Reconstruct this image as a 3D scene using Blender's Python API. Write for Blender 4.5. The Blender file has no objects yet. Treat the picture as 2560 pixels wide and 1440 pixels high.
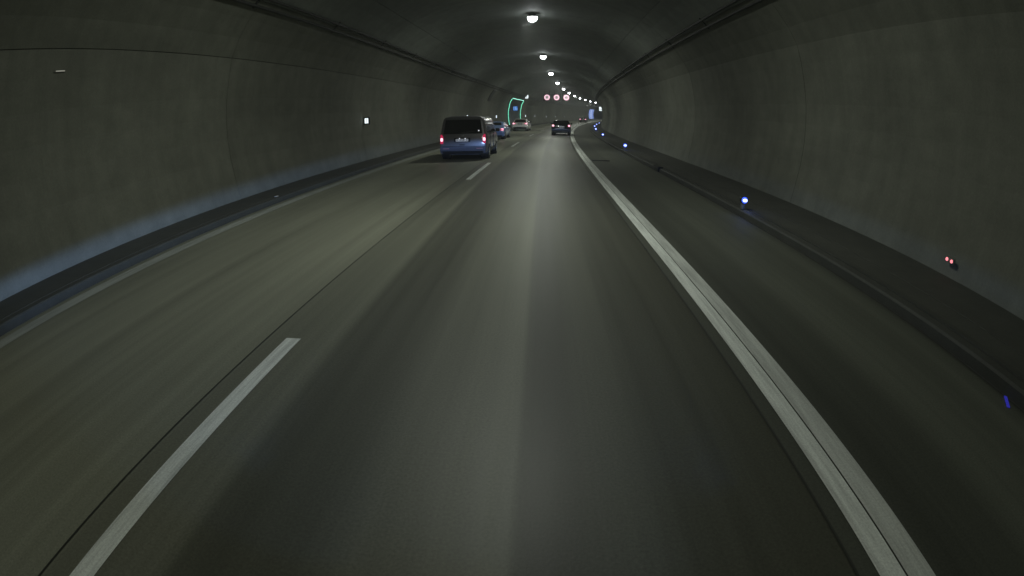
import bpy, bmesh, math, random
import numpy as np
from mathutils import Matrix, Vector

random.seed(7)
sc = bpy.context.scene
col = sc.collection

# ------------------------------------------------------------------ camera (wide dashcam lens)
CAM_H = 1.68
F_PX, K3, K5 = 1256.6, .0003, -.00886      # radius in px of a 2560 px frame = F (t + K3 t^3 + K5 t^5)
PITCH, YAW, ROLL = -.33868, .05096, -.004
cam = bpy.data.cameras.new('camera')
cam_ob = bpy.data.objects.new('camera', cam); col.objects.link(cam_ob); sc.camera = cam_ob
right = Vector((math.cos(YAW), math.sin(YAW), 0)); fwd0 = Vector((-math.sin(YAW), math.cos(YAW), 0))
fwd = fwd0*math.cos(PITCH) + Vector((0, 0, math.sin(PITCH)))
up = -fwd0*math.sin(PITCH) + Vector((0, 0, math.cos(PITCH)))
r2 = right*math.cos(ROLL) + up*math.sin(ROLL); u2 = -right*math.sin(ROLL) + up*math.cos(ROLL)
m = Matrix.Identity(4)
for i in range(3):
    m[i][0], m[i][1], m[i][2] = r2[i], u2[i], -fwd[i]
m[2][3] = CAM_H
cam_ob.matrix_world = m
cam.type = 'PANO'; cam.sensor_width = 36; cam.clip_start = .05; cam.clip_end = 2000
th = np.linspace(0.001, 1.2, 300); rr = F_PX*(th + K3*th**3 + K5*th**5)*36/2560
kk = np.linalg.lstsq(np.stack([rr, rr**2, rr**3, rr**4], 1), th, rcond=None)[0]
tgt = cam if hasattr(cam, 'panorama_type') else cam.cycles
tgt.panorama_type = 'FISHEYE_LENS_POLYNOMIAL'; tgt.fisheye_fov = math.radians(200)
tgt.fisheye_polynomial_k0 = 0.0
for n_, v_ in zip('1234', kk): setattr(tgt, 'fisheye_polynomial_k'+n_, -float(v_))

# ------------------------------------------------------------------ world, exposure
w = bpy.data.worlds.new('World'); sc.world = w; w.use_nodes = True
sky = w.node_tree.nodes.new('ShaderNodeTexSky'); sky.sky_type = 'NISHITA'; sky.sun_disc = False
sky.sun_elevation = math.radians(-4); sky.sun_rotation = math.radians(90)
w.node_tree.links.new(sky.outputs[0], w.node_tree.nodes['Background'].inputs[0])
w.node_tree.nodes['Background'].inputs[1].default_value = .05
sc.view_settings.view_transform = 'Standard'; sc.view_settings.look = 'None'
sc.view_settings.exposure = 0; sc.view_settings.gamma = 1; sc.view_settings.use_curve_mapping = False
sc.render.engine = 'CYCLES'
cy = sc.cycles
cy.use_denoising = True; cy.max_bounces = 8; cy.diffuse_bounces = 5; cy.glossy_bounces = 4
cy.sample_clamp_indirect = 4; cy.sample_clamp_direct = 0; cy.caustics_reflective = False; cy.caustics_refractive = False
cy.blur_glossy = .5

HAZE = .0022
LAMP_W = 175.0        # one tunnel lamp
LAMP_S = [23.5 + 15.5*k for k in range(-2, 13)]

# ------------------------------------------------------------------ the road's line: s along, a to the right, z up
KA, KB, S1, LT, KV = .00115/.84, .00104/.84, 44.6*.84, 36.8*.84, 6e-5/.84
_ds = .25; _S = np.arange(-40, 360, _ds)
_K = KA + (KB-KA)*np.clip((_S-S1)/LT, 0, 1)
_TH = np.concatenate([[0], np.cumsum((_K[1:]+_K[:-1])/2*_ds)]); _i = 160; _TH -= _TH[_i]
_X = np.concatenate([[0], np.cumsum(np.sin((_TH[1:]+_TH[:-1])/2)*_ds)]); _Y = np.concatenate([[0], np.cumsum(np.cos((_TH[1:]+_TH[:-1])/2)*_ds)])
_X -= _X[_i]; _Y -= _Y[_i]
def head(s): return float(np.interp(s, _S, _TH))
def at(s, a, z=0.0):
    t = head(s)
    return Vector((float(np.interp(s, _S, _X)) + a*math.cos(t), float(np.interp(s, _S, _Y)) - a*math.sin(t), z + KV*max(s, 0)**2/2))
def place(o, s, a, z=0.0, turn=0.0):
    o.location = at(s, a, z); o.rotation_euler = (0, 0, -head(s) + turn)

# ------------------------------------------------------------------ helpers
def mesh_obj(name, verts, faces, mat, parent=None, uvs=None, smooth=False, kind=None, label=None):
    me = bpy.data.meshes.new(name); me.from_pydata([tuple(v) for v in verts], [], faces)
    if uvs is not None:
        uvl = me.uv_layers.new(name='UVMap')
        for lp in me.loops: uvl.data[lp.index].uv = uvs[lp.vertex_index]
    if smooth:
        for p in me.polygons: p.use_smooth = True
    me.materials.append(mat); me.update()
    o = bpy.data.objects.new(name, me); col.objects.link(o)
    if parent: o.parent = parent
    if kind: o['kind'] = kind
    if label: o['label'] = label
    return o
class MB:
    def __init__(s): s.v = []; s.f = []
    def add(s, v, f):
        n = len(s.v); s.v += [tuple(x) for x in v]; s.f += [tuple(i+n for i in q) for q in f]; return s
    def box(s, x0, x1, y0, y1, z0, z1, bev=0.0):
        if not bev:
            v = [(x, y, z) for x in (x0, x1) for y in (y0, y1) for z in (z0, z1)]
            return s.add(v, [(0,1,3,2),(4,6,7,5),(0,4,5,1),(2,3,7,6),(0,2,6,4),(1,5,7,3)])
        bm = bmesh.new(); bmesh.ops.create_cube(bm, size=1)
        bmesh.ops.scale(bm, vec=(x1-x0, y1-y0, z1-z0), verts=bm.verts)
        bmesh.ops.bevel(bm, geom=bm.edges[:], offset=bev, segments=2, affect='EDGES', profile=.5)
        c = Vector(((x0+x1)/2, (y0+y1)/2, (z0+z1)/2)); bm.verts.index_update()
        s.add([v.co+c for v in bm.verts], [[v.index for v in f.verts] for f in bm.faces]); bm.free(); return s
    def cyl(s, p, q, r, n=12, r1=None, caps=True):
        p, q = Vector(p), Vector(q); d = (q-p).normalized()
        a = d.orthogonal().normalized(); b = d.cross(a); r1 = r if r1 is None else r1
        v = [p+(a*math.cos(2*math.pi*i/n)+b*math.sin(2*math.pi*i/n))*r for i in range(n)] + [q+(a*math.cos(2*math.pi*i/n)+b*math.sin(2*math.pi*i/n))*r1 for i in range(n)]
        f = [(i, (i+1) % n, n+(i+1) % n, n+i) for i in range(n)]
        if caps: f += [tuple(range(n))[::-1], tuple(range(n, 2*n))]
        return s.add(v, f)
    def prism(s, pts, y0, y1):       # polygon in x,z extruded along y
        n = len(pts); v = [(x, y0, z) for x, z in pts] + [(x, y1, z) for x, z in pts]
        return s.add(v, [tuple(range(n))[::-1], tuple(range(n, 2*n))] + [(i, (i+1) % n, n+(i+1) % n, n+i) for i in range(n)])
    def ring(s, cx, cz, r0, r1, y0, y1, n=28):
        v = []
        for y in (y0, y1):
            for r in (r0, r1): v += [(cx+r*math.cos(2*math.pi*i/n), y, cz+r*math.sin(2*math.pi*i/n)) for i in range(n)]
        f = []
        for i in range(n):
            j = (i+1) % n
            f += [(i, j, n+j, n+i), (2*n+i, 3*n+i, 3*n+j, 2*n+j), (n+i, n+j, 3*n+j, 3*n+i), (i, 2*n+i, 2*n+j, j)]
        return s.add(v, f)
    def build(s, name, mat, parent=None, smooth=False, **k): return mesh_obj(name, s.v, s.f, mat, parent, smooth=smooth, **k)
def fix_normals(o):
    bm = bmesh.new(); bm.from_mesh(o.data); bmesh.ops.recalc_face_normals(bm, faces=bm.faces); bm.to_mesh(o.data); bm.free(); return o
def empty(name, loc=(0, 0, 0), rz=0.0):
    o = bpy.data.objects.new(name, None); o.empty_display_size = .3; col.objects.link(o); o.location = loc; o.rotation_euler = (0, 0, rz); return o
def tag(o, label=None, cat=None, group=None, kind=None):
    for k, v in (('label', label), ('category', cat), ('group', group), ('kind', kind)):
        if v: o[k] = v
    return o
def kids(o): return [c for c in bpy.data.objects if c.parent == o]
def copy_tree(o, parent=None):
    c = o.copy(); col.objects.link(c); c.parent = parent
    for ch in kids(o): copy_tree(ch, c)
    return c

# ------------------------------------------------------------------ materials
def mat(name, base=(.5, .5, .5), rough=.6, metal=0.0, emit=None, estr=0.0, coat=0.0, spec=None):
    m = bpy.data.materials.new(name); m.use_nodes = True; b = m.node_tree.nodes['Principled BSDF']
    b.inputs['Base Color'].default_value = (*base, 1); b.inputs['Roughness'].default_value = rough; b.inputs['Metallic'].default_value = metal
    if coat: b.inputs['Coat Weight'].default_value = coat; b.inputs['Coat Roughness'].default_value = .08
    if spec is not None: b.inputs['Specular IOR Level'].default_value = spec
    if emit: b.inputs['Emission Color'].default_value = (*emit, 1); b.inputs['Emission Strength'].default_value = estr
    return m
class NT:
    def __init__(s, m): s.t = m.node_tree; s.b = s.t.nodes['Principled BSDF']
    def n(s, typ, **k):
        o = s.t.nodes.new('ShaderNode'+typ)
        for a, v in k.items(): setattr(o, a, v)
        return o
    def l(s, a, b): s.t.links.new(a, b)
    def noise(s, vec, scale, detail=4, rough=.6):
        o = s.n('TexNoise'); o.inputs['Scale'].default_value = scale; o.inputs['Detail'].default_value = detail; o.inputs['Roughness'].default_value = rough
        s.l(vec, o.inputs['Vector']); return o.outputs[0]
    def math(s, op, a, b=None, c=None, clamp=False):
        o = s.n('Math', operation=op, use_clamp=clamp)
        for i, x in enumerate((a, b, c)):
            if x is None: continue
            if isinstance(x, (int, float)): o.inputs[i].default_value = x
            else: s.l(x, o.inputs[i])
        return o.outputs[0]
    def ramp(s, fac, stops):
        o = s.n('ValToRGB'); e = o.color_ramp.elements
        while len(e) < len(stops): e.new(.5)
        for x, (p, c) in zip(e, stops):
            x.position = p; x.color = (*c, 1) if isinstance(c, tuple) else (c, c, c, 1)
        s.l(fac, o.inputs[0]); return o.outputs[0]
    def mul(s, a, b):
        o = s.n('Mix', data_type='RGBA', blend_type='MULTIPLY'); o.inputs[0].default_value = 1
        for i, x in ((6, a), (7, b)):
            if isinstance(x, tuple): o.inputs[i].default_value = (*x, 1)
            else: s.l(x, o.inputs[i])
        return o.outputs[2]
    def scalevec(s, vec, v):
        o = s.n('VectorMath', operation='MULTIPLY'); s.l(vec, o.inputs[0]); o.inputs[1].default_value = v; return o.outputs[0]
    def bump(s, h, strength=.3, dist=.02):
        o = s.n('Bump'); o.inputs['Strength'].default_value = strength; o.inputs['Distance'].default_value = dist
        s.l(h, o.inputs['Height']); s.l(o.outputs[0], s.b.inputs['Normal'])

def asphalt(name, tone, bands=None, rgh=.36):
    """UV: x = metres to the right of the camera's line, y = metres along the road."""
    m = mat(name, rough=.55, spec=.34); t = NT(m); uv = t.n('TexCoord').outputs['UV']
    streak = t.noise(t.scalevec(uv, (3.2, .035, 1)), 1, 5, .65)
    fine = t.noise(t.scalevec(uv, (60, 60, 1)), 1, 3, .7)
    patch = t.noise(t.scalevec(uv, (.5, .12, 1)), 1, 4, .55)
    c = t.mul(t.mul(t.ramp(streak, [(.3, .80), (.7, 1.16)]), t.ramp(t.noise(t.scalevec(uv, (11, .05, 1)), 1, 3, .6), [(.3, .93), (.7, 1.06)])), t.ramp(patch, [(.3, .84), (.7, 1.12)]))
    c = t.mul(c, t.ramp(fine, [(.3, .78), (.7, 1.2)]))
    if bands:                                   # worn and polished tracks; near-lane falloff of light is painted in darker
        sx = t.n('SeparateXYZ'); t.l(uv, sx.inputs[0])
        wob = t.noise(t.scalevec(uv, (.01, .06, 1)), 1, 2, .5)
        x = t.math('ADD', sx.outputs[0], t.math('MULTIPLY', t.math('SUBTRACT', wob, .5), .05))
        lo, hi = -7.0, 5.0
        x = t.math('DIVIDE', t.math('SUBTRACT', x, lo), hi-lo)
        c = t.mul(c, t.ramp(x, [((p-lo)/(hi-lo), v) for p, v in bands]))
    c = t.mul(c, tone); t.l(c, t.b.inputs['Base Color'])
    t.l(t.math('ADD', rgh, t.math('MULTIPLY', streak, .2)), t.b.inputs['Roughness'])
    t.bump(fine, .15, .004); return m
def concrete(name, tone, streaks=.5, rough=.75):
    """UV: x = metres up round the vault, y = metres along the tunnel."""
    m = mat(name, rough=rough); t = NT(m); uv = t.n('TexCoord').outputs['UV']
    big = t.noise(t.scalevec(uv, (.35, .22, 1)), 1, 5, .6)
    vert = t.noise(t.scalevec(uv, (.28, 2.2, 1)), 1, 5, .65)
    mid = t.noise(t.scalevec(uv, (2.4, 2.0, 1)), 1, 6, .7)
    fine = t.noise(t.scalevec(uv, (26, 26, 1)), 1, 3, .7)
    c = t.mul(t.ramp(big, [(.3, .78), (.7, 1.2)]), t.ramp(vert, [(.25, 1-.45*streaks), (.6, 1.0), (.85, 1+.12*streaks)]))
    c = t.mul(c, t.ramp(mid, [(.3, .86), (.7, 1.1)])); c = t.mul(c, t.ramp(fine, [(.3, .9), (.7, 1.08)]))
    oi = t.n('ObjectInfo'); c = t.mul(c, t.ramp(oi.outputs['Random'], [(0, .93), (1, 1.06)]))
    spots = t.noise(t.scalevec(uv, (1.1, 1.4, 1)), 1.0, 2, .5)
    c = t.mul(c, t.ramp(spots, [(.2, .55), (.27, 1.0)]))
    t.l(t.mul(c, tone), t.b.inputs['Base Color']); t.bump(mid, .3, .02); return m
def paintline(name, tone):
    m = mat(name, rough=.6); t = NT(m); uv = t.n('TexCoord').outputs['UV']
    a = t.noise(t.scalevec(uv, (14, .8, 1)), 1, 6, .75); b = t.noise(t.scalevec(uv, (70, 70, 1)), 1, 3, .7)
    c = t.mul(t.ramp(a, [(.25, .48), (.58, 1.0)]), t.ramp(b, [(.3, .8), (.7, 1.1)]))
    t.l(t.mul(c, tone), t.b.inputs['Base Color']); t.bump(b, .3, .004); return m

M = dict(
    wallfit=mat('wall_fitting_grey', (.16, .165, .14), .7),
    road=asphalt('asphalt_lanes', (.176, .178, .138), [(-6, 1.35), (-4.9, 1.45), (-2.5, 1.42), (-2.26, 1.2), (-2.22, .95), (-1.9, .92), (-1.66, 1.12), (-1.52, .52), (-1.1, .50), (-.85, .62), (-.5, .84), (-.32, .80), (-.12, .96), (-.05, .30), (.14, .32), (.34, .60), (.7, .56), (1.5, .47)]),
    shoulder=asphalt('asphalt_shoulder', (.095, .100, .080), [(1.5, .9), (2.0, .7), (2.45, .82), (2.75, 1.15), (3.6, 1.1), (4, .8)], .6),
    seam=mat('bitumen_seam', (.035, .036, .03), .6),
    line=paintline('road_paint', (.88, .91, .86)), line2=paintline('road_paint_dull', (.66, .68, .64)), worn=paintline('worn_road_paint', (.45, .47, .43)),
    walk=concrete('walkway_concrete', (.068, .070, .060), .3), kerb=concrete('kerb_concrete', (.058, .060, .052), .3),
    wall=concrete('wall_concrete', (.200, .206, .170), .42), vault=concrete('vault_concrete', (.24, .26, .235), .3),
    back=mat('joint_backing', (.05, .05, .045), .9),
    dark=mat('dark_metal', (.02, .02, .022), .5, .4), black=mat('black_plastic', (.012, .012, .013), .45),
    rubber=mat('rubber', (.015, .015, .015), .85), grey=mat('grey_metal', (.25, .25, .26), .4, .6),
    cable=mat('cable_sheath', (.045, .046, .042), .6),
    glass=mat('tinted_glass', (.008, .009, .010), .08, 0, coat=.3),
    rim=mat('alloy_rim', (.35, .35, .36), .3, .8),
    lens=mat('lamp_lens', (.9, .9, .9), .4, emit=(.93, .98, 1.0), estr=26.0),
    tail=mat('tail_light_lit', (.4, .02, .03), .3, emit=(1.0, .52, .64), estr=2.0),
    taild=mat('tail_light_red', (.22, .006, .01), .2, emit=(1.0, .04, .16), estr=.42),
    plate=mat('plate_white', (.75, .76, .78), .4, emit=(.85, .9, 1.0), estr=.16),
    glyph=mat('plate_print', (.03, .03, .035), .5),
    green=mat('green_led', (.1, .6, .4), .4, emit=(.22, 1.0, .64), estr=2.0),
    greentop=mat('green_tube', (.3, .8, .6), .4, emit=(.42, 1.0, .80), estr=1.5),
    blueled=mat('blue_white_led', (.5, .6, .9), .3, emit=(.55, .70, 1.0), estr=2.6),
    bluering=mat('blue_halo_glow', (.02, .05, .6), .3, emit=(.05, .12, 1.0), estr=1.1),
    bluesign=mat('blue_lit_panel', (.02, .12, .5), .4, emit=(.05, .20, .75), estr=.55),
    bluemark=mat('pale_blue_mark', (.3, .5, .8), .4, emit=(.3, .6, 1.0), estr=.8),
    whitesign=mat('white_lit_panel', (.8, .85, .9), .4, emit=(.85, .97, 1.0), estr=1.5),
    redled=mat('red_led', (.5, .05, .05), .3, emit=(1.0, .28, .32), estr=1.4),
    redring=mat('red_led_ring', (.7, .3, .4), .4, emit=(1.0, .60, .72), estr=1.3),
    signgrey=mat('sign_face_grey', (.35, .32, .32), .5, emit=(.9, .8, .8), estr=.42),
    signbar=mat('sign_dark_bar', (.02, .02, .02), .5),
)

# ------------------------------------------------------------------ setting: road, markings, walkways
def strip(name, a0, a1, z, s0, s1, m, parent=None, ds=1.0, kind=None, na=1, thick=None):
    n = max(1, int(math.ceil((s1-s0)/ds))); V = []; U = []; F = []
    for i in range(n+1):
        s = s0+(s1-s0)*i/n
        for j in range(na+1):
            a = a0+(a1-a0)*j/na; V.append(at(s, a, z)); U.append((a, s))
    for i in range(n):
        for j in range(na):
            p = i*(na+1)+j; F.append((p, p+1, p+na+2, p+na+1))
    return mesh_obj(name, V, F, m, parent, U, kind=kind)
def profile_strip(name, pts, s0, s1, m, parent=None, ds=1.0, kind=None, smooth=False):
    n = max(1, int(math.ceil((s1-s0)/ds))); V = []; U = []; F = []; k = len(pts)
    d = [0]
    for p, q in zip(pts, pts[1:]): d.append(d[-1]+math.hypot(q[0]-p[0], q[1]-p[1]))
    for i in range(n+1):
        s = s0+(s1-s0)*i/n
        for j, (a, z) in enumerate(pts): V.append(at(s, a, z)); U.append((d[j], s))
    for i in range(n):
        for j in range(k-1):
            p = i*k+j; F.append((p, p+1, p+k+1, p+k))
    return mesh_obj(name, V, F, m, parent, U, kind=kind, smooth=smooth)
END = 300
strip('ground', -30, 30, -.3, -30, END+20, M['back'], ds=5, kind='structure')
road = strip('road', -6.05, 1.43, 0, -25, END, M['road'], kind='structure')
strip('road_shoulder', 1.43, 3.87, -.002, -25, END, M['shoulder'], kind='structure')
tag(strip('road_marking', 1.535, 1.675, .004, -25, END, M['line']), kind='structure')
tag(strip('road_marking', 1.681, 1.835, .009, -25, END, M['line2']), kind='structure')
tag(strip('road_marking', -5.9, -5.62, .004, -25, END, M['worn']), kind='structure')
for k in range(-2, 15):
    s0 = 13.49+15.12*(k-1)
    tag(strip('road_marking', -2.065, -1.925, .004, s0, s0+5.05, M['line']), kind='structure')
tag(strip('road_seam', 1.415, 1.432, .004, -25, END, M['seam']), kind='structure')
tag(strip('road_seam', -2.255, -2.24, .004, -25, END, M['seam']), kind='structure')
tag(strip('road_seam', 3.83, 3.868, .004, -25, END, M['back']), kind='structure')
kr = profile_strip('kerb', [(3.87, -.05), (3.875, .10), (3.90, .125), (4.02, .13), (4.025, .10), (4.06, .10), (4.065, .135), (4.16, .135), (4.17, .118)], -25, END, M['kerb'], kind='structure')
wr = profile_strip('walkway_right', [(4.17, .118), (4.60, .12), (4.605, .10), (4.625, .10), (4.63, .12), (5.80, .125)], -25, END, M['walk'], kind='structure')
profile_strip('walkway_left', [(-7.4, .125), (-6.28, .12), (-6.27, .10), (-6.25, .10), (-6.24, .12), (-6.08, .12), (-6.055, .10), (-6.05, -.05)], -25, END, M['walk'], kind='structure')

# ------------------------------------------------------------------ setting: vault lined with concrete panels
AC = -.75
PROF = [(-6.47, .12), (-6.68, 1.2), (-6.72, 2.2), (-6.6, 3.1), (-6.36, 3.9), (-5.62, 4.87), (-4.5, 5.7), (-3, 6.28), (-1.5, 6.55), (0, 6.63),
        (1.5, 6.55), (3, 6.28), (4.5, 5.7), (5.56, 4.87), (6.36, 3.9), (6.6, 3.1), (6.72, 2.2), (6.68, 1.2), (6.47, .12)]
_pa = np.array(PROF); _d = np.concatenate([[0], np.cumsum(np.hypot(*np.diff(_pa, axis=0).T))])
def _spline(u):          # Catmull-Rom through the profile
    i = int(min(max(np.searchsorted(_d, u)-1, 0), len(_pa)-2)); t = (u-_d[i])/(_d[i+1]-_d[i])
    p0 = _pa[max(i-1, 0)]; p1 = _pa[i]; p2 = _pa[i+1]; p3 = _pa[min(i+2, len(_pa)-1)]
    q = .5*((2*p1)+(-p0+p2)*t+(2*p0-5*p1+4*p2-p3)*t*t+(-p0+3*p1-3*p2+p3)*t**3)
    return q
def prof(u, out=0.0):
    q = _spline(u)
    if out:
        e = _spline(min(u+.05, _d[-1]))-_spline(max(u-.05, 0)); e /= np.hypot(*e)
        q = q + np.array([-e[1], e[0]])*out
    return float(q[0])+AC, float(q[1])
U_JL, U_CL, U_F2, U_CR = 3.54, 5.064, 6.458, 17.11
UT = float(_d[-1])
def lining(name, u0, u1, s0, s1, m, parent, gap=.014, thick=.07):
    nu = max(3, int((u1-u0)/.45)); ns = 4; V = []; Uv = []; F = []
    us = [u0+gap/2+(u1-u0-gap)*j/nu for j in range(nu+1)]; ss = [s0+gap/2+(s1-s0-gap)*i/ns for i in range(ns+1)]
    for i, s in enumerate(ss):
        for j, u in enumerate(us):
            a, z = prof(u); V.append(at(s, a, z)); Uv.append((u, s))
    k = nu+1
    for i in range(ns):
        for j in range(nu): p = i*k+j; F.append((p, p+1, p+k+1, p+k))
    border = [j for j in range(k)] + [i*k+nu for i in range(1, ns+1)] + [ns*k+j for j in range(nu-1, -1, -1)] + [i*k for i in range(ns-1, 0, -1)]
    base = len(V)
    for b in border:
        i, j = divmod(b, k); a, z = prof(us[j], thick); V.append(at(ss[i], a, z)); Uv.append((us[j], ss[i]))
    nb = len(border)
    for q in range(nb): F.append((border[q], border[(q+1) % nb], base+(q+1) % nb, base+q))
    return mesh_obj(name, V, F, m, parent, Uv, smooth=False)
def shell(name, u0, u1, out):
    n = 40; us = [u0+(u1-u0)*j/n for j in range(n+1)]
    return profile_strip(name, [prof(u, out) for u in us], -28, END+10, M['back'], ds=3, kind='structure')
wall_l = shell('wall_left', 0, U_CL, .06); ceil = shell('ceiling', U_CL, U_CR, .06); wall_r = shell('wall_right', U_CR, UT, .06)
RING = 9.25
def smooth_obj(o):
    for p in o.data.polygons[:]: p.use_smooth = True
for k in range(-4, 32):
    s0 = 10.55+RING*(k-1); s1 = s0+RING
    lining('concrete_panel', 0, U_JL, s0, s1, M['wall'], wall_l)
    lining('concrete_panel', U_JL, U_CL, s0, s1, M['wall'], wall_l)
    lining('concrete_panel', U_CL, U_F2, s0, s1, M['vault'], ceil)
    lining('concrete_panel', U_F2, UT-U_F2, s0, s1, M['vault'], ceil)
    lining('concrete_panel', UT-U_F2, U_CR, s0, s1, M['vault'], ceil)
    lining('concrete_panel', U_CR, UT, s0, s1, M['wall'], wall_r)
# closing bulkheads far out of view, where the tunnel goes on
for s in (-28, END+8):
    n = 40; pts = [prof(UT*j/n, .06) for j in range(n+1)]
    mesh_obj('tunnel_end', [at(s, a, z) for a, z in pts], [tuple(range(n+1))], M['back'], kind='structure')

# cables hung along both joints
def conduit(u, label, side):
    root = empty('cable_conduit', at(0, *prof(u))); tag(root, label, 'cable duct', 'cable ducts along the vault')
    inv = Vector(root.location)
    for off in (-.13, .13):
        V = []; F = []; n = 6; N = 0
        for s in np.arange(-25, END, 1.5):
            a, z = prof(u+off, -.07)
            for i in range(n):
                t = 2*math.pi*i/n; V.append(at(s, a+.04*math.cos(t), z+.04*math.sin(t))-inv)
            N += 1
        for q in range(N-1):
            for i in range(n): F.append((q*n+i, q*n+(i+1) % n, (q+1)*n+(i+1) % n, (q+1)*n+i))
        mesh_obj('cable', V, F, M['cable'], root, smooth=True)
    for s in np.arange(-22, 140, 4.62):
        V = []
        for ds_ in (0, .06):
            for uu, o_ in ((u-.22, 0), (u-.22, -.03), (u+.22, -.03), (u+.22, 0)):
                V.append(at(s+ds_, *prof(uu, o_))-inv)
        mesh_obj('bracket', V, [(0,1,2,3),(7,6,5,4),(0,4,5,1),(1,5,6,2),(2,6,7,3),(3,7,4,0)], M['cable'], root)
conduit(U_CL, 'pair of dark cables running along the left wall where it meets the darker ceiling', -1)
conduit(U_CR, 'pair of dark cables running along the right wall where it meets the darker ceiling', 1)

# ------------------------------------------------------------------ ceiling lamps
def make_lamp():
    r = empty('ceiling_lamp')
    MB().box(-.09, .09, -.09, .09, .18, .55, .01).build('hanger', M['dark'], r)
    MB().cyl((0, 0, .22), (0, 0, .05), .15, 20, .25).build('housing', M['grey'], r, smooth=False)
    V = []; F = []; n = 20; rings = [(.22, .05), (.21, -.03), (.165, -.11), (.08, -.155)]
    for R, z in rings: V += [(R*math.cos(2*math.pi*i/n), R*math.sin(2*math.pi*i/n), z) for i in range(n)]
    for q in range(3):
        for i in range(n): F.append((q*n+i, q*n+(i+1) % n, (q+1)*n+(i+1) % n, (q+1)*n+i))
    F.append(tuple(range(3*n, 4*n)))
    fix_normals(mesh_obj('lens', V, F, M['lens'], r, smooth=True))
    ld = bpy.data.lights.new('lamp_light', 'AREA'); ld.shape = 'DISK'; ld.size = .5; ld.energy = LAMP_W; ld.color = (.94, 1.0, .86)
    lo = bpy.data.objects.new('lamp_light', ld); col.objects.link(lo); lo.parent = r; lo.location = (0, 0, -.185)
    return r
lamp0 = make_lamp()
ORD = ['largest and topmost in view', 'second nearest', 'third nearest', 'fourth nearest', 'fifth nearest', 'sixth nearest', 'seventh nearest', 'eighth nearest', 'ninth nearest', 'tenth nearest', 'eleventh nearest', 'twelfth nearest', 'thirteenth nearest', 'fourteenth nearest']
for i, s in enumerate(LAMP_S):
    o = lamp0 if i == 0 else copy_tree(lamp0)
    place(o, s, -.6, 6.38)
    k = i-2
    if k < 0: lab = 'round white ceiling lamp right overhead, just above the top of the picture' if k == -1 else 'round white ceiling lamp behind the viewer, out of the picture'
    elif k < len(ORD): lab = 'round white ceiling lamp, %s in the ceiling row' % ORD[k]
    else: lab = 'round white ceiling lamp far round the bend, past the visible row'
    tag(o, lab, 'lamp', 'round lamps in a row along the ceiling')

# ------------------------------------------------------------------ the camera vehicle's dipped beams (their light shows on the van and the wall)
def headlight(a):
    ld = bpy.data.lights.new('headlight_beam', 'SPOT'); ld.energy = 5200; ld.color = (.30, .50, 1.0); ld.spot_size = math.radians(150); ld.spot_blend = .2; ld.shadow_soft_size = .06
    ld.use_nodes = True; t = ld.node_tree; N = t.nodes; L = t.links; em = N['Emission']
    tc = N.new('ShaderNodeTexCoord'); sx = N.new('ShaderNodeSeparateXYZ'); L.new(tc.outputs['Normal'], sx.inputs[0])
    def mt(op, a_, b_=None, clamp=False):
        o = N.new('ShaderNodeMath'); o.operation = op; o.use_clamp = clamp
        for i, x in enumerate((a_, b_)):
            if x is None: continue
            if isinstance(x, (int, float)): o.inputs[i].default_value = x
            else: L.new(x, o.inputs[i])
        return o.outputs[0]
    x, y = sx.outputs[0], sx.outputs[1]
    ax = mt('ABSOLUTE', x)
    cut = mt('SUBTRACT', .006, mt('MULTIPLY', mt('MAXIMUM', mt('SUBTRACT', ax, .22), 0), .07))      # the cutoff line dips to the sides
    edge = mt('DIVIDE', mt('SUBTRACT', cut, y), mt('ADD', .012, mt('MULTIPLY', ax, .035)), True)
    below = mt('MULTIPLY', mt('SUBTRACT', cut, y), 30.0)
    fall = mt('DIVIDE', 1.0, mt('ADD', 1.0, mt('POWER', mt('MAXIMUM', below, 0), 2.4)))
    side = mt('DIVIDE', .8, mt('ADD', 1.0, mt('POWER', mt('ADD', mt('MULTIPLY', ax, 1.45), mt('MULTIPLY', mt('MAXIMUM', x, 0), 4.0)), 2.0)))
    L.new(mt('MULTIPLY', mt('MULTIPLY', edge, fall), side), em.inputs['Strength'])
    o = bpy.data.objects.new('headlight_beam', ld); col.objects.link(o)
    o.location = (a, 1.0, .74); o.rotation_euler = (math.radians(90), 0, math.radians(1.5))
    return o
headlight(-.85); headlight(.55)

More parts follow.
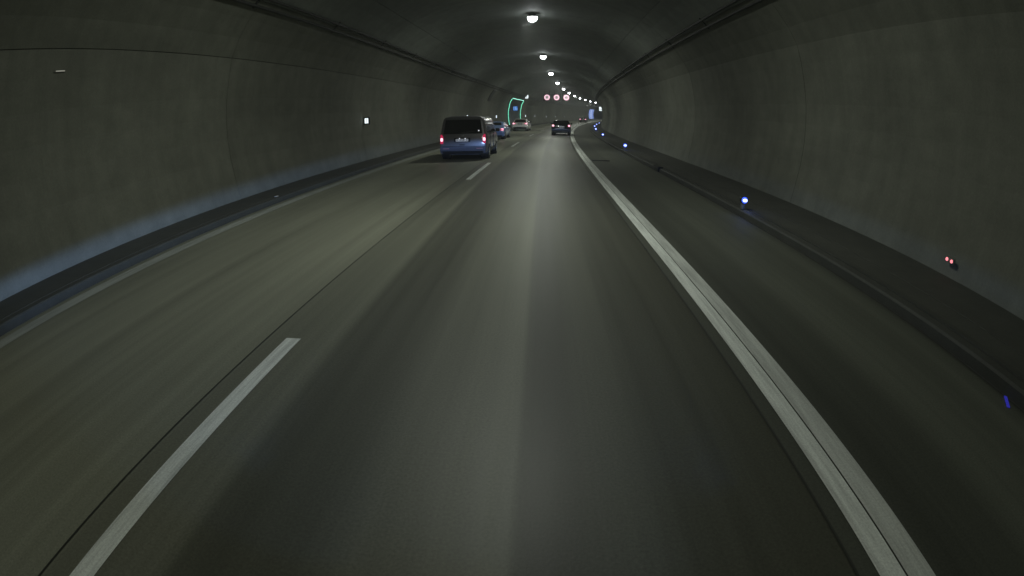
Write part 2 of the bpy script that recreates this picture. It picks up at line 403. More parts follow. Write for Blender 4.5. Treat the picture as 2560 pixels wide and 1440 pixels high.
# ------------------------------------------------------------------ vehicles
def car_mats(name, base, metal=.5, rough=.35, coat=.8): return mat(name, base, rough, metal, coat=coat)
def make_vehicle(name, prof_pts, yr, yf, length, paint, wheel_r, wheel_x, axles, belt, roof, glass_ys, rear_glass, taper=(.94, .03)):
    """prof_pts: half profile (x,z) from the sill up to the roof's middle; yr/yf: y of the tail and nose by height. y = 0 is the tail."""
    root = empty(name)
    ts = [0, .012, .04, .12, .25, .4, .55, .7, .85, .95, .985, 1]
    def wid(t):
        e = min(t, 1-t); return taper[0]+(1-taper[0])*min(1, math.sqrt(e/taper[1])) if e < taper[1] else 1.0
    P = prof_pts; n = len(P)
    def Yr(z): return float(np.interp(z, [q[0] for q in yr], [q[1] for q in yr]))
    def Yf(z): return float(np.interp(z, [q[0] for q in yf], [q[1] for q in yf]))
    V = []; F = []
    for t in ts:
        w_ = wid(t)
        row = [(-x*w_, z) for x, z in P] + [(x*w_, z) for x, z in reversed(P[:-1])]
        for x, z in row: V.append((x, Yr(z)+(Yf(z)-Yr(z))*t, z))
    k = 2*n-1
    for i in range(len(ts)-1):
        for j in range(k-1): F.append((i*k+j, i*k+j+1, (i+1)*k+j+1, (i+1)*k+j))
        F.append((i*k+k-1, i*k, (i+1)*k, (i+1)*k+k-1))
    for i in (0, len(ts)-1):                                  # tail and nose, row by row
        for j in range(n-2): F.append((i*k+j, i*k+j+1, i*k+k-2-j, i*k+k-1-j))
        F.append((i*k+n-2, i*k+n-1, i*k+n))
    body = fix_normals(mesh_obj('body', V, F, paint, root))
    bv = body.modifiers.new('bevel', 'BEVEL'); bv.width = .02; bv.segments = 2; bv.limit_method = 'ANGLE'; bv.angle_limit = math.radians(28)
    for p in body.data.polygons: p.use_smooth = True
    def px(z): return float(np.interp(z, [q[1] for q in P], [q[0] for q in P]))
    def rear_piece(nm, pts, m_, proud=.015, thick=.05, parent=None):
        N_ = len(pts); v = [(x, Yr(z)-proud, z) for x, z in pts] + [(x, Yr(z)+thick, z) for x, z in pts]
        o = mesh_obj(nm, v, [tuple(range(N_)), tuple(range(2*N_-1, N_-1, -1))]+[(i, N_+i, N_+(i+1) % N_, (i+1) % N_) for i in range(N_)], m_, parent or root)
        return fix_normals(o)
    root['_'] = 0; del root['_']
    # rear window in strips that follow the tail
    z0, z1, wv = rear_glass; zs = sorted(set([z0, z1]+[q[0] for q in yr if z0 < q[0] < z1])); v = []; f = []
    for z in zs:
        hw = px(z)*taper[0]*wv; v += [(-hw, Yr(z)-.012, z), (hw, Yr(z)-.012, z), (-hw, Yr(z)+.03, z), (hw, Yr(z)+.03, z)]
    for i in range(len(zs)-1):
        b = i*4; f += [(b, b+1, b+5, b+4), (b+2, b+6, b+7, b+3), (b, b+4, b+6, b+2), (b+1, b+3, b+7, b+5)]
    f += [(0, 2, 3, 1), (len(v)-4, len(v)-3, len(v)-1, len(v)-2)]
    fix_normals(mesh_obj('rear_window', v, f, M['glass'], root))
    for sx in (-1, 1):
        for (ya, yb, yc, yd) in glass_ys:                     # y at belt rear/front, y at roof rear/front
            zb, zt = belt+.02, roof-.1; zm = (zb+zt)/2
            v = []
            for z, a_, b_ in ((zb, ya, yb), (zm, (ya+yc)/2, (yb+yd)/2), (zt, yc, yd)):
                for pr in (.008, -.03): v += [(sx*(px(z)+pr), a_, z), (sx*(px(z)+pr), b_, z)]
            f = [(0,1,5,4),(4,5,9,8),(2,6,7,3),(6,10,11,7),(0,2,3,1),(8,9,11,10),(0,4,6,2),(4,8,10,6),(1,3,7,5),(5,7,11,9)]
            fix_normals(mesh_obj('side_window', v, f, M['glass'], root))
        mb = MB().box(sx*(px(belt)+.02) if sx > 0 else sx*(px(belt)+.24), sx*(px(belt)+.19) if sx > 0 else sx*(px(belt)+.02), glass_ys[-1][1]-.25, glass_ys[-1][1]-.1, belt+.0, belt+.17, .03)
        mb.build('side_mirror', M['black'], root)
        for ya in axles:
            MB().cyl((sx*(wheel_x+.012), ya, wheel_r), (sx*(wheel_x-.3), ya, wheel_r), wheel_r*1.16, 24).build('wheel_arch', M['black'], root)
            wh = MB().cyl((sx*(wheel_x+.03), ya, wheel_r), (sx*(wheel_x-.2), ya, wheel_r), wheel_r, 28).build('wheel', M['rubber'], root)
            rm = MB().cyl((sx*(wheel_x+.036), ya, wheel_r), (sx*(wheel_x+.0), ya, wheel_r), wheel_r*.62, 20).build('rim', M['rim'], wh)
            for p in rm.data.polygons: p.use_smooth = False
    # windscreen patch on the nose
    zs = [belt+.06, roof-.1]; v = []
    for z in zs:
        hw = px(z)*taper[0]*.9; v += [(-hw, Yf(z)+.012, z), (hw, Yf(z)+.012, z), (-hw, Yf(z)-.03, z), (hw, Yf(z)-.03, z)]
    fix_normals(mesh_obj('windscreen', v, [(0,1,5,4),(2,6,7,3),(0,4,6,2),(1,3,7,5),(0,2,3,1),(4,5,7,6)], M['glass'], root))
    MB().box(-px(.5)*.85, px(.5)*.85, axles[0]-.1, axles[1]+.1, wheel_r*.55, .4).build('underbody', M['black'], root)
    return root, rear_piece, Yr, px
def plate(rp, root, x, z, yr, wdt=.5, h=.12, glyphs='1101011', m_=None):
    fr = MB().box(x-wdt/2-.02, x+wdt/2+.02, yr-.035, yr+.03, z-h/2-.02, z+h/2+.02, .006).build('plate_holder', M['black'], root)
    MB().box(x-wdt/2, x+wdt/2, yr-.042, yr-.0355, z-h/2, z+h/2).build('number_plate', m_ or M['plate'], fr)
    g = MB(); n = len(glyphs)
    for i, c in enumerate(glyphs):
        cx = x-wdt/2+.05+(wdt-.1)*i/(n-1)
        if c == '0': continue
        g.box(cx-.02, cx-.008, yr-.046, yr-.0425, z-h*.3, z+h*.3); g.box(cx+.008, cx+.02, yr-.046, yr-.0425, z-h*.3, z+h*.3); g.box(cx-.0079, cx+.0079, yr-.046, yr-.0425, z+h*.16, z+h*.3)
    g.build('plate_print', M['glyph'], fr, kind='stuff')

def rounded(x0, x1, z0, z1, r=.04):
    pts = []
    for cx, cz, a0 in ((x1-r, z1-r, 0), (x0+r, z1-r, 90), (x0+r, z0+r, 180), (x1-r, z0+r, 270)):
        for k in range(4): a = math.radians(a0+30*k); pts.append((cx+r*math.cos(a), cz+r*math.sin(a)))
    return pts

# --- the silver grey van
silver = car_mats('van_silver_paint', (.17, .165, .18), .35, .42, .7)
van, rp, Yr, px = make_vehicle('minivan',
    [(.80, .26), (.90, .30), (.94, .42), (.955, .80), (.952, 1.06), (.92, 1.20), (.865, 1.60), (.82, 1.80), (.74, 1.91), (.5, 1.96), (0, 1.975)],
    [(.26, .05), (.34, .0), (.60, -.02), (.66, .02), (1.1, .03), (1.2, .06), (1.75, .17), (1.9, .22), (1.975, .32)],
    [(.26, 4.80), (.5, 4.88), (.8, 4.84), (1.05, 4.6), (1.15, 4.25), (1.8, 3.55), (1.975, 3.1)], 4.9, silver, .33, .94, (.88, 3.95), 1.16, 1.96,
    [(.35, 1.45, .48, 1.45), (1.52, 2.7, 1.52, 2.7), (2.78, 3.95, 2.78, 3.45)], (1.17, 1.80, .90))
rp('bumper', [(-.90, .30), (.90, .30), (.915, .45), (.91, .60), (-.91, .60), (-.915, .45)], car_mats('van_bumper_paint', (.08, .08, .10), .3, .5, .4), .05, .06)
rp('bumper_trim', [(-.80, .27), (.80, .27), (.83, .40), (-.83, .40)], M['black'], .062, .05)
for sx in (-1, 1):
    h = rp('tail_light', [(sx*.80, .74), (sx*.915, .74), (sx*.905, 1.13), (sx*.85, 1.15), (sx*.795, 1.05)], M['taild'], .03, .09)
    rp('lamp_glow', rounded(min(sx*.80, sx*.91)+.005, max(sx*.80, sx*.91)-.002, .84, 1.0, .045), M['tail'], .036, .01, h)
    rp('reflector', [(sx*.55, .50), (sx*.80, .50), (sx*.80, .535), (sx*.55, .535)], mat('van_reflector', (.45, .2, .22), .3), .056, .01)
rp('plate_recess', rounded(-.36, .30, .80, .99, .03), M['black'], .004, .01)
plate(rp, van, -.03, .885, Yr(.88), .50, .11, '1011101')
for x in (-.13, .10): MB().cyl((x, -.01, .955), (x, .02, .955), .022, 10).build('plate_lamp', mat('plate_lamp', (.8, .8, .8), .3, emit=(.9, .95, 1), estr=1.3), van)
em = MB().ring(0, 1.08, .045, .055, Yr(1.08)-.025, Yr(1.08)+.01); em.prism([(-.03, 1.115), (-.02, 1.115), (0, 1.05), (.02, 1.115), (.03, 1.115), (.005, 1.04), (-.005, 1.04)], Yr(1.08)-.022, Yr(1.08)); em.build('badge', mat('badge_chrome', (.7, .7, .72), .2, 1.0), van)
rp('tailgate_handle', rounded(-.14, .08, .655, .70, .02), M['black'], .03, .02)
rp('tailgate_seam', [(-.90, .61), (.90, .61), (.90, .622), (-.90, .622)], M['black'], .004, .01)
rp('wiper', [(-.05, 1.20), (.45, 1.255), (.45, 1.275), (-.05, 1.235)], M['black'], .035, .0)
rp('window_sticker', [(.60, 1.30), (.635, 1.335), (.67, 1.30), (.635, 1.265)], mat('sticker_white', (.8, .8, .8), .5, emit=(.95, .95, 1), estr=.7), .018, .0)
MB().box(-.95, -.935, .5, 4.4, .36, .44).build('sill_trim', M['black'], van); MB().box(.956, .966, .5, 4.4, .40, .46).build('sill_trim', M['black'], van)
for y in (1.48, 2.74): MB().box(.935, .962, y-.006, y+.006, .45, 1.15).build('door_seam', M['black'], van)
for y in (2.62, 2.86): MB().box(.955, .985, y-.1, y+.1, .98, 1.01, .006).build('door_handle', silver, van)
place(van, 19.9, -3.22, 0); van.scale = (1, .88, .90); tag(van, 'silver grey minivan in the left lane with dark rear window and lit tail lights', 'van')

# --- grey blue saloon ahead of the van
p1 = car_mats('saloon_blue_grey_paint', (.22, .33, .62), .35, .35, .8)
c1, rp, Yr, px = make_vehicle('saloon_car',
    [(.74, .22), (.84, .26), (.89, .40), (.905, .62), (.89, .86), (.86, .95), (.76, 1.15), (.68, 1.32), (.55, 1.40), (.3, 1.43), (0, 1.44)],
    [(.22, .12), (.3, .03), (.55, 0), (.62, .04), (.9, .07), (.96, .2), (1.0, .42), (1.36, 1.15), (1.44, 1.5)],
    [(.22, 4.4), (.45, 4.5), (.65, 4.4), (.86, 3.9), (.98, 3.3), (1.38, 2.65), (1.44, 2.3)], 4.5, p1, .31, .87, (.85, 3.5), .95, 1.44,
    [(.95, 1.9, 1.25, 1.9), (1.97, 3.0, 1.97, 2.65)], (1.0, 1.36, .88), (.93, .035))
for sx in (-1, 1):
    h = rp('tail_light', [(sx*.56, .72), (sx*.83, .70), (sx*.825, .90), (sx*.60, .90)], M['taild'], .022, .1)
    g = rp('lamp_glow', [(sx*.62, .74), (sx*.815, .72), (sx*.81, .755), (sx*.64, .77)], M['tail'], .03, .01, h)
    rp('lamp_glow', [(sx*.74, .79), (sx*.815, .79), (sx*.80, .885), (sx*.62, .885), (sx*.62, .85), (sx*.74, .84)], M['tail'], .03, .01, h)
plate(rp, c1, -.03, .80, Yr(.8), .5, .11, '1101101')
rp('bumper', [(-.86, .28), (.86, .28), (.88, .42), (.86, .58), (-.86, .58), (-.88, .42)], p1, .035, .05)
rp('bumper_trim', [(-.7, .24), (.7, .24), (.72, .33), (-.72, .33)], M['black'], .05, .05)
rp('boot_seam', [(-.8, .60), (.8, .60), (.8, .612), (-.8, .612)], M['black'], .012, .01)
em = MB().cyl((0, Yr(.93)-.03, .915), (0, Yr(.93)+.02, .915), .04, 14).build('badge', M['rim'], c1)
MB().cyl((.62, .9, 1.40), (.62, 1.0, 1.52), .012, 6).build('aerial', M['black'], c1)
place(c1, 37.6, -4.3, 0); c1.scale = (1, 1, .94); tag(c1, 'blue grey saloon car just ahead of the silver van, partly hidden by it', 'car')

# --- white hatchback
p2 = car_mats('hatchback_white_paint', (.80, .79, .78), .0, .35, .8)
c2, rp, Yr, px = make_vehicle('hatchback_car',
    [(.76, .20), (.86, .25), (.905, .40), (.92, .62), (.90, .88), (.86, .97), (.76, 1.18), (.68, 1.34), (.56, 1.42), (.3, 1.45), (0, 1.455)],
    [(.2, .10), (.28, .02), (.55, 0), (.62, .03), (.92, .07), (1.0, .18), (1.34, .62), (1.38, .56), (1.455, .75)],
    [(.2, 4.25), (.45, 4.35), (.65, 4.28), (.86, 3.8), (.98, 3.2), (1.38, 2.5), (1.455, 2.2)], 4.3, p2, .32, .88, (.8, 3.45), .97, 1.455,
    [(.75, 1.75, .95, 1.75), (1.82, 2.9, 1.82, 2.5)], (1.0, 1.33, .90), (.93, .035))
for sx in (-1, 1):
    h = rp('tail_light', [(sx*.48, .86), (sx*.85, .80), (sx*.85, .96), (sx*.70, .99), (sx*.48, .92)], M['taild'], .022, .1)
    rp('lamp_glow', [(sx*.50, .875), (sx*.68, .84), (sx*.80, .80), (sx*.845, .86), (sx*.83, .96), (sx*.70, .95), (sx*.66, .905)], M['tail'], .03, .01, h)
rp('bumper', [(-.87, .42), (.87, .42), (.88, .62), (-.88, .62)], p2, .035, .05)
rp('diffuser', [(-.72, .22), (.72, .22), (.80, .42), (.6, .50), (-.6, .50), (-.80, .42)], M['black'], .045, .05)
rp('diffuser_lip', [(-.45, .22), (.62, .22), (.62, .27), (-.45, .27)], p2, .055, .02)
plate(rp, c2, 0, .86, Yr(.86), .5, .11, '1100011', mat('plate_grey', (.45, .5, .55), .4))
MB().cyl((0, Yr(.985)-.02, .96), (0, Yr(.985)+.02, .96), .035, 14).build('badge', M['rim'], c2)
MB().box(-.62, .62, .50, .70, 1.375, 1.405, .01).build('roof_spoiler', p2, c2)
MB().cyl((.52, .72, 1.16), (.52, .72, 1.22), .03, 8).build('inside_mirror_glint', M['rim'], c2)
place(c2, 58.3, -4.34, 0); tag(c2, 'white hatchback beside the green framed exit, brake lights lit', 'car')

# --- black SUV in our lane
p3 = car_mats('suv_black_paint', (.012, .014, .025), .3, .22, 1.0)
c3, rp, Yr, px = make_vehicle('suv_car',
    [(.78, .26), (.86, .30), (.895, .45), (.905, .75), (.89, .98), (.85, 1.06), (.76, 1.28), (.69, 1.44), (.56, 1.52), (.3, 1.55), (0, 1.56)],
    [(.26, .08), (.34, .02), (.6, 0), (.66, .04), (1.0, .07), (1.06, .12), (1.44, .42), (1.48, .36), (1.56, .6)],
    [(.26, 4.25), (.5, 4.35), (.75, 4.28), (.98, 3.75), (1.08, 3.3), (1.48, 2.6), (1.56, 2.3)], 4.3, p3, .35, .87, (.82, 3.45), 1.06, 1.56,
    [(.6, 1.7, .8, 1.7), (1.77, 2.9, 1.77, 2.6)], (1.10, 1.42, .88), (.93, .035))
for sx in (-1, 1):
    h = rp('tail_light', [(sx*.60, .88), (sx*.84, .86), (sx*.83, 1.06), (sx*.66, 1.05)], M['taild'], .022, .1)
    rp('lamp_glow', rounded(min(sx*.65, sx*.83), max(sx*.65, sx*.83), .87, 1.05, .06), M['tail'], .03, .01, h)
    MB().box(sx*.60-.015, sx*.60+.015, .8, 2.6, 1.56, 1.60, .01).build('roof_rail', M['rim'], c3)
rp('bumper', [(-.86, .32), (.86, .32), (.88, .5), (.86, .62), (-.86, .62), (-.88, .5)], p3, .035, .05)
rp('skid_plate', [(-.62, .28), (.62, .28), (.66, .36), (-.66, .36)], M['rim'], .05, .05)
plate(rp, c3, .05, .85, Yr(.85), .5, .11, '1101011')
rp('chrome_strip', [(-.55, .66), (.3, .66), (.3, .70), (-.55, .70)], M['rim'], .03, .01)
MB().box(-.58, .58, .34, .55, 1.48, 1.515, .01).build('roof_spoiler', M['rim'], c3)
MB().cyl((0, Yr(.98)-.03, .98), (0, Yr(.98)+.02, .98), .04, 14).build('badge', M['rim'], c3)
place(c3, 47.2, .66, 0); c3.scale = (1, 1, .93); tag(c3, 'black SUV in the right lane with bright round tail lights and silver roof rails', 'car')

# --- dark estate far ahead
p4 = car_mats('estate_dark_paint', (.02, .02, .022), .2, .4, .6)
c4, rp, Yr, px = make_vehicle('estate_car',
    [(.78, .22), (.88, .26), (.93, .40), (.94, .62), (.92, .88), (.88, .97), (.80, 1.15), (.72, 1.34), (.56, 1.42), (.3, 1.45), (0, 1.455)],
    [(.22, .10), (.28, .02), (.55, 0), (.92, .05), (1.0, .12), (1.34, .4), (1.455, .6)],
    [(.22, 4.5), (.45, 4.6), (.65, 4.5), (.86, 4.0), (.98, 3.4), (1.38, 2.7), (1.455, 2.3)], 4.6, p4, .32, .90, (.9, 3.6), .97, 1.455,
    [(.55, 1.9, .75, 1.9), (1.97, 3.0, 1.97, 2.65)], (1.02, 1.33, .88), (.95, .035))
for sx in (-1, 1):
    h = rp('tail_light', [(sx*.50, .76), (sx*.90, .76), (sx*.89, .94), (sx*.50, .92)], M['taild'], .022, .08)
    rp('lamp_glow', [(sx*.56, .78), (sx*.89, .78), (sx*.88, .93), (sx*.56, .91)], M['tail'], .03, .01, h)
plate(rp, c4, 0, .62, Yr(.62), .5, .11, '1011011', mat('plate_dim', (.3, .3, .32), .5))
MB().box(-.75, .75, .3, .55, 1.40, 1.43, .01).build('roof_spoiler', p2, c4)
place(c4, 136, -.15, 0); tag(c4, 'dark estate car farthest ahead where the road bends, seen as a low silhouette', 'car')

# ------------------------------------------------------------------ overhead speed limit signs
xs = [-3.6, -1.95, -.27]
for i, x in enumerate(xs):
    r = empty('speed_sign')
    MB().box(-.62, .62, .03, .22, -.62, .62, .04).build('housing', M['black'], r)
    MB().ring(0, 0, .30, .48, -.0, .029, 32).build('lit_ring', M['redring'], r)
    MB().cyl((0, .0295, 0), (0, .012, 0), .295, 28).build('sign_face', M['signgrey'], r)
    g = MB()
    if i == 1:
        for z in (.17, 0, -.17): g.box(-.17, .17, -.004, .011, z-.035, z+.035)
    else:
        for cx in (-.1, .1):
            g.ring(cx, .075, .035, .075, -.004, .011, 12); g.ring(cx, -.075, .035, .075, -.003, .0105, 12)
    g.build('sign_print', kind='stuff', parent=r, mat=mat('sign_print', (.12, .1, .1), .5, emit=(.9, .8, .8), estr=.12) if i != 1 else M['signbar'])
    for sx in (-.4, .4): MB().cyl((sx, .12, .6), (sx, .12, 1.22-.05*abs(i-1)), .04, 8).build('hanger', M['dark'], r)
    place(r, 88, x, 5.02)
    tag(r, ['round speed limit sign, leftmost of the three lit signs overhead', 'middle of the three lit round signs overhead, with dark bars inside', 'round speed limit sign, rightmost of the three lit signs overhead'][i], 'traffic sign', 'lit round signs hung across the ceiling')

# ------------------------------------------------------------------ exit portal with green light chains on the left wall
ge = empty('exit_portal', at(75, -7.4, .12), -head(75)); inv = ge.matrix_basis.inverted() if False else (Matrix.Translation(ge.location) @ Matrix.Rotation(-head(75), 4, 'Z')).inverted()
def on_wall(s, u, out): return inv @ at(s, *prof(u, out))
U0, U1 = .05, 4.35
def wall_patch(nm, s0, s1, u0, u1, out, thick, m_, parent, ns=8, nu=8):
    V = []; F = []
    for lay in (out, out+thick):
        for i in range(ns+1):
            for j in range(nu+1): V.append(on_wall(s0+(s1-s0)*i/ns, u0+(u1-u0)*j/nu, lay))
    k = nu+1; L = (ns+1)*k
    for i in range(ns):
        for j in range(nu): p = i*k+j; F += [(p, p+1, p+k+1, p+k), (L+p, L+p+k, L+p+k+1, L+p+1)]
    for i in range(ns): F += [(i*k, (i+1)*k, L+(i+1)*k, L+i*k), (i*k+nu, L+i*k+nu, L+(i+1)*k+nu, (i+1)*k+nu)]
    for j in range(nu): F += [(j, L+j, L+j+1, j+1), (ns*k+j, ns*k+j+1, L+ns*k+j+1, L+ns*k+j)]
    return fix_normals(mesh_obj(nm, V, F, m_, parent))
SA, SB = 69.6, 81.8
wall_patch('portal_back', SA+.3, SB-.3, U0, 4.3, -.03, .02, mat('portal_back_dark', (.035, .04, .05), .6), ge)
for s0_ in np.arange(SA+1.0, SB-1.0, .62): wall_patch('door_slat', s0_, s0_+.5, U0, 2.55, -.09, .055, mat('portal_slat', (.12, .15, .20), .4, .5) if s0_ == SA+1.0 else bpy.data.materials['portal_slat'], ge, 1, 5)
for s_ in (SA, SB): wall_patch('door_jamb', s_-.12, s_+.12, U0, 4.42, -.12, .11, M['dark'], ge, 1, 10)
wall_patch('lintel', SA+.13, SB-.13, 4.3, 4.48, -.12, .11, M['dark'], ge, 10, 1)
for s_ in (SA, SB):
    n = 30
    for q in range(n):
        u = .25+(4.22-.25)*q/(n-1); c = on_wall(s_, u, -.17)
        bm = bmesh.new(); bmesh.ops.create_icosphere(bm, subdivisions=1, radius=.052); mb = MB(); bm.verts.index_update()
        mb.add([v.co+c for v in bm.verts], [[v.index for v in f.verts] for f in bm.faces]); bm.free(); mb.build('green_light', M['green'], ge)
wall_patch('green_tube', SA+.25, SB-.25, 4.35, 4.43, -.17, .045, M['greentop'], ge, 12, 1)
tag(ge, 'tall exit gate in the left wall outlined by chains of green lights', 'exit gate')

# ------------------------------------------------------------------ lit sign boxes facing the traffic
def sign_box(name, s, a, z, wdt, h, face, label, cat, group=None, decor=None, d=.16, bracket=None):
    r = empty(name)
    MB().box(-wdt/2-.05, wdt/2+.05, .012, d, -h/2-.05, h/2+.05, .015).build('housing', M['black'], r)
    MB().box(-wdt/2, wdt/2, 0, .0118, -h/2, h/2).build('lit_face', face, r)
    if decor: decor(r)
    if bracket: MB().box(min(bracket, 0), max(bracket, 0), .05, .10, -.03, .03).build('bracket', M['dark'], r)
    place(r, s, a, z); return tag(r, label, cat, group)
sign_box('exit_sign', 81.5, -6.25, 4.93, .52, .62, M['whitesign'], 'small white lit sign at the top right corner of the green exit gate', 'sign',
         decor=lambda r: MB().prism([(-.08, -.16), (.12, -.16), (.05, -.02), (-.02, -.02)], -.01, -.0005).build('sign_print', M['black'], r), bracket=-.5)
def d16(r):
    g = MB()
    g.box(-.24, -.17, -.012, -.001, -.25, .25); g.box(-.02, .05, -.012, -.001, -.22, .24); g.box(.20, .27, -.012, -.001, -.22, .05)
    g.box(.051, .199, -.012, -.001, .17, .24); g.box(.051, .199, -.012, -.001, -.02, .05); g.box(.051, .199, -.012, -.001, -.22, -.15); g.build('sign_print', M['bluemark'], r)
sign_box('bay_sign', 72.6, -6.75, 2.85, .62, .62, M['bluesign'], 'square blue lit sign with pale marks inside the green exit gate', 'sign', decor=d16, bracket=-.55)
def dline(r): MB().box(-.27, .27, -.01, -.001, -.17, -.11).build('sign_print', M['black'], r)
sign_box('emergency_sign', 101, 5.62, 3.38, .62, .78, M['whitesign'], 'white lit sign with a dark line on the right wall near the bend', 'sign', decor=dline, bracket=.25)
# small lit escape signs along the left wall
def slot(r): MB().prism([(.0, -.09), (.02, -.09), (.025, .085), (.005, .085)], -.008, -.0005).build('sign_print', M['black'], r)
esc = [(20.1, 1.76), (43.0, 1.74), (59.5, 1.70), (87.5, 1.73), (100, 1.68), (118, 1.5), (134.5, 1.42), (152, 1.36), (168, 1.30), (185, 1.40)]
LB = ['nearest small white lit sign on the left wall, behind the van', 'small white lit sign on the left wall, hidden beside the van', 'small white lit sign on the left wall just right of the van roof',
      'small wall light right of the green exit gate, brightest of the far row', 'second small wall light right of the green exit gate', 'third small wall light right of the green exit gate',
      'fourth small wall light right of the green exit gate', 'fifth small wall light right of the green exit gate', 'sixth small wall light right of the green exit gate', 'small wall light farthest right on the bending left wall']
for i, (s, z) in enumerate(esc):
    if i == 0:
        sign_box('escape_sign', s, -7.32, z, .15, .21, M['whitesign'], LB[i], 'sign', 'small lit signs along the left wall', decor=slot, d=.12, bracket=-.15)
    else:
        e = .85 if i < 4 else .35
        sign_box('escape_sign', s, -7.25, z, .10, .30, M['whitesign'] if i < 4 else mat('wall_light_dim', (.5, .5, .55), .5, emit=(.85, .92, 1), estr=e), LB[i], 'sign', 'small lit signs along the left wall', d=.12, bracket=-.2)

# ------------------------------------------------------------------ blue white guide lights on the right kerb
def guide_light():
    r = empty('guide_light')
    MB().box(-.03, .03, .03, .12, -.17, -.03, .008).build('base', M['wallfit'], r)
    MB().cyl((0, .0, .02), (0, .10, .02), .068, 16).build('housing', M['dark'], r)
    MB().cyl((0, -.012, .02), (0, -.0005, .02), .062, 16).build('blue_halo', M['bluering'], r)  # glowing disc stands in for the blue halo round the LED
    V = []
    bm = bmesh.new(); bmesh.ops.create_uvsphere(bm, u_segments=12, v_segments=8, radius=.034); bm.verts.index_update()
    mb = MB().add([Vector((v.co.x*1.45, v.co.y, v.co.z*.95+.02))+Vector((0, -.03, 0)) for v in bm.verts], [[v.index for v in f.verts] for f in bm.faces]); bm.free()
    mb.build('led', M['blueled'], r, smooth=True)
    ld = bpy.data.lights.new('led_light', 'POINT'); ld.energy = .8; ld.color = (.12, .22, 1.0); ld.shadow_soft_size = .05
    lo = bpy.data.objects.new('led_light', ld); col.objects.link(lo); lo.parent = r; lo.location = (0, -.14, .04)
    return r
g0 = guide_light()
gl = [(9.1, 3.93), (26.4, 4.10), (42.5, 4.22), (61.5, 4.45), (80, 4.62), (98, 4.9), (114.5, 5.1)]
GO = ['nearest and lowest in the picture', 'second nearest', 'third nearest', 'fourth nearest', 'fifth nearest', 'sixth nearest', 'seventh nearest and farthest']
for i, (s, a) in enumerate(gl):
    o = g0 if i == 0 else copy_tree(g0)
    place(o, s, a, .30); o.scale = (1.0, 1.0, 1.0) if i == 0 else ((1.5,)*3 if i < 3 else (1.9,)*3)  # farther lights enlarged so the disc takes in their wider halo
    tag(o, 'blue white guide light on the right kerb, %s' % GO[i], 'guide light', 'blue white guide lights along the right kerb')

# red twin markers low on the right wall
r = empty('red_marker')
MB().box(-.02, .03, -.09, .09, -.035, .035, .01).build('housing', M['wallfit'], r)
for y, z in ((-.055, -.005), (.055, .0)):
    bm = bmesh.new(); bmesh.ops.create_uvsphere(bm, u_segments=10, v_segments=6, radius=.026); bm.verts.index_update()
    MB().add([v.co+Vector((-.02, y*.95, z)) for v in bm.verts], [[v.index for v in f.verts] for f in bm.faces]).build('red_light', M['redled'], r); bm.free()
place(r, 5.12, 5.68, .37); tag(r, 'pair of tiny red lights low on the right wall', 'marker light')

# pale streak lamp high on the left wall, small stud on the left walkway, blue stripe at the right kerb
r = empty('wall_lamp')
MB().box(-.1, -.012, -.13, .13, -.02, .02, .008).build('housing', M['wallfit'], r)
MB().box(.0, .012, -.10, .10, -.009, .009, .003).build('lit_strip', mat('dim_strip', (.6, .58, .5), .5, emit=(.8, .78, .70), estr=.2), r)
place(r, 5.35, -7.29, 3.24); tag(r, 'dim flat wall lamp high on the left wall at the picture edge', 'lamp')
tag(MB().box(-.04, .04, -.04, .04, 0, .02, .008).build('road_stud', mat('stud_pale', (.55, .52, .45), .5)), 'small pale stud on the dark left walkway', 'stud'); place(bpy.data.objects['road_stud'], 10.6, -6.2, .122)
tag(MB().box(-.016, .016, -.10, .10, 0, .006).build('blue_stripe', mat('blue_stripe', (.02, .02, .45), .4, emit=(.08, .08, .9), estr=.22)), 'short blue stripe on the shoulder against the right kerb', 'marker'); place(bpy.data.objects['blue_stripe'], 2.22, 3.78, .003, -.7)  # flat blue bar with faint emission, turned across the shoulder

# drain slot in the shoulder and gully in the kerb
def grate(s, a, wdt, ln, n, label, z=.003):
    r = empty('drain_grate')
    MB().box(-wdt/2, wdt/2, -ln/2, ln/2, -.002, .002).build('drain_pit', mat('drain_dark', (.004, .004, .004), .9), r)
    for k in range(n):
        x = -wdt/2+wdt*(k+.5)/n; MB().box(x-.012, x+.012, -ln/2, ln/2, .003, .016).build('bar', M['dark'], r)
    MB().box(-wdt/2-.04, -wdt/2-.001, -ln/2-.04, ln/2+.04, -.002, .014).build('frame', M['dark'], r); MB().box(wdt/2+.001, wdt/2+.04, -ln/2-.04, ln/2+.04, -.002, .014).build('frame', M['dark'], r)
    place(r, s, a, z); tag(r, label, 'drain')
grate(20.2, 2.25, .62, .34, 9, 'dark drain grate in the middle of the right shoulder')
r = empty('kerb_inlet'); MB().box(-.12, .05, -.35, .35, 0, .17, .01).build('inlet_frame', M['dark'], r); MB().box(-.135, -.121, -.26, .26, .02, .11).build('inlet_mouth', M['back'], r)
place(r, 16.9, 3.95, 0); tag(r, 'dark drain inlet set into the right kerb', 'drain')
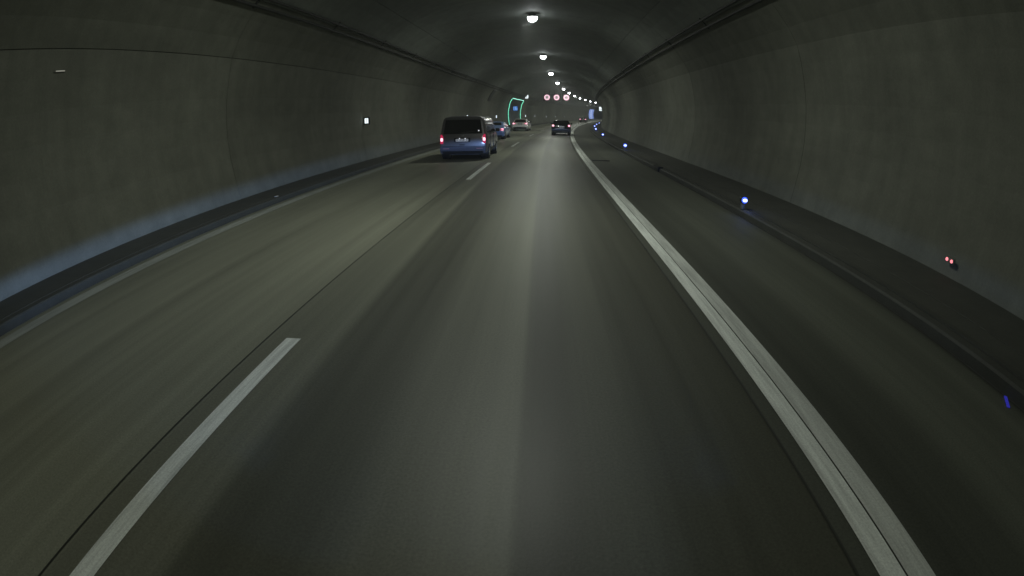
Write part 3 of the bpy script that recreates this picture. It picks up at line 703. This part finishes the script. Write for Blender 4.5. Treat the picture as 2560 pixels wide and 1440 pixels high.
# slanted dark panel with a grey strip, high on the left wall
r = empty('wall_panel'); inv = (Matrix.Translation(at(54.5, -7.2, 3.9)) @ Matrix.Rotation(-head(54.5), 4, 'Z')).inverted(); r.location = at(54.5, -7.2, 3.9); r.rotation_euler = (0, 0, -head(54.5))
wall_patch('dark_panel', 53.7, 55.3, 3.35, 4.75, -.05, .045, M['dark'], r, 2, 4); wall_patch('top_strip', 53.6, 55.4, 4.76, 4.86, -.08, .075, M['grey'], r, 2, 1)
tag(r, 'dark slanted panel high on the left wall above the van', 'hatch')
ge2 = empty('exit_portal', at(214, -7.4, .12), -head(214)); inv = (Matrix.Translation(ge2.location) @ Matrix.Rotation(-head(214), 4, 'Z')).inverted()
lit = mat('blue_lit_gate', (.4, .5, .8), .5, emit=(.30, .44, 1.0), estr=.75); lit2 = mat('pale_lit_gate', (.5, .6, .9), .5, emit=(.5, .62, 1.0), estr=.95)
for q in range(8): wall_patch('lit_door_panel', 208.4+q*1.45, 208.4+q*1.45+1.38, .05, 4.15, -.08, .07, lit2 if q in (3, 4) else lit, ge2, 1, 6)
for s_ in (208.1, 220.3): wall_patch('door_jamb', s_-.12, s_+.12, .05, 4.4, -.14, .13, M['dark'], ge2, 1, 8)
wall_patch('lintel', 208.25, 220.15, 4.18, 4.4, -.14, .13, M['dark'], ge2, 8, 1)
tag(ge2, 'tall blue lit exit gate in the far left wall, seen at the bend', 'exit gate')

# pair of jet fans under the ceiling where the lamps run out of sight
for i, a in enumerate((-1.9, .7)):
    r = empty('jet_fan'); b = MB().cyl((0, -1.6, 0), (0, 1.6, 0), .58, 20, caps=False); b.ring(0, 0, .45, .60, -1.75, -1.6, 20); b.ring(0, 0, .45, .60, 1.6, 1.75, 20)
    b.build('casing', M['grey'], r)
    MB().cyl((0, -.5, 0), (0, .5, 0), .16, 12).build('hub', M['dark'], r)
    for k in range(6):
        t = math.pi/3*k; MB().add([(.14*math.cos(t), -.45, .14*math.sin(t)), (.52*math.cos(t), -.45, .52*math.sin(t)), (.52*math.cos(t+.35), -.3, .52*math.sin(t+.35)), (.14*math.cos(t+.35), -.3, .14*math.sin(t+.35))], [(0, 1, 2, 3)]).build('blade', M['dark'], r)
    for y in (-1.1, 1.1): MB().cyl((0, y, .55), (0, y, 1.1), .04, 8).build('hanger', M['dark'], r)
    place(r, 170, a, 5.25); tag(r, ['left one of two grey jet fans under the ceiling at the bend', 'right one of two grey jet fans under the ceiling at the bend'][i], 'jet fan', 'jet fans under the ceiling')

# thin exhaust haze in the tunnel air
hz = bpy.data.materials.new('haze'); hz.use_nodes = True; hn = hz.node_tree; hn.nodes.clear()
ho = hn.nodes.new('ShaderNodeOutputMaterial'); hv = hn.nodes.new('ShaderNodeVolumePrincipled'); hn.links.new(hv.outputs[0], ho.inputs['Volume'])
hv.inputs['Color'].default_value = (.85, .88, .92, 1); hv.inputs['Density'].default_value = HAZE; hv.inputs['Anisotropy'].default_value = .5
p_ = [at(s_, a_) for s_ in range(-30, 330, 20) for a_ in (-9, 8)]
tag(MB().box(min(v.x for v in p_)-40, max(v.x for v in p_)+40, -60, max(v.y for v in p_)+20, -1.6, 16).build('haze', hz), 'thin grey haze filling the tunnel air', None, None, 'stuff')
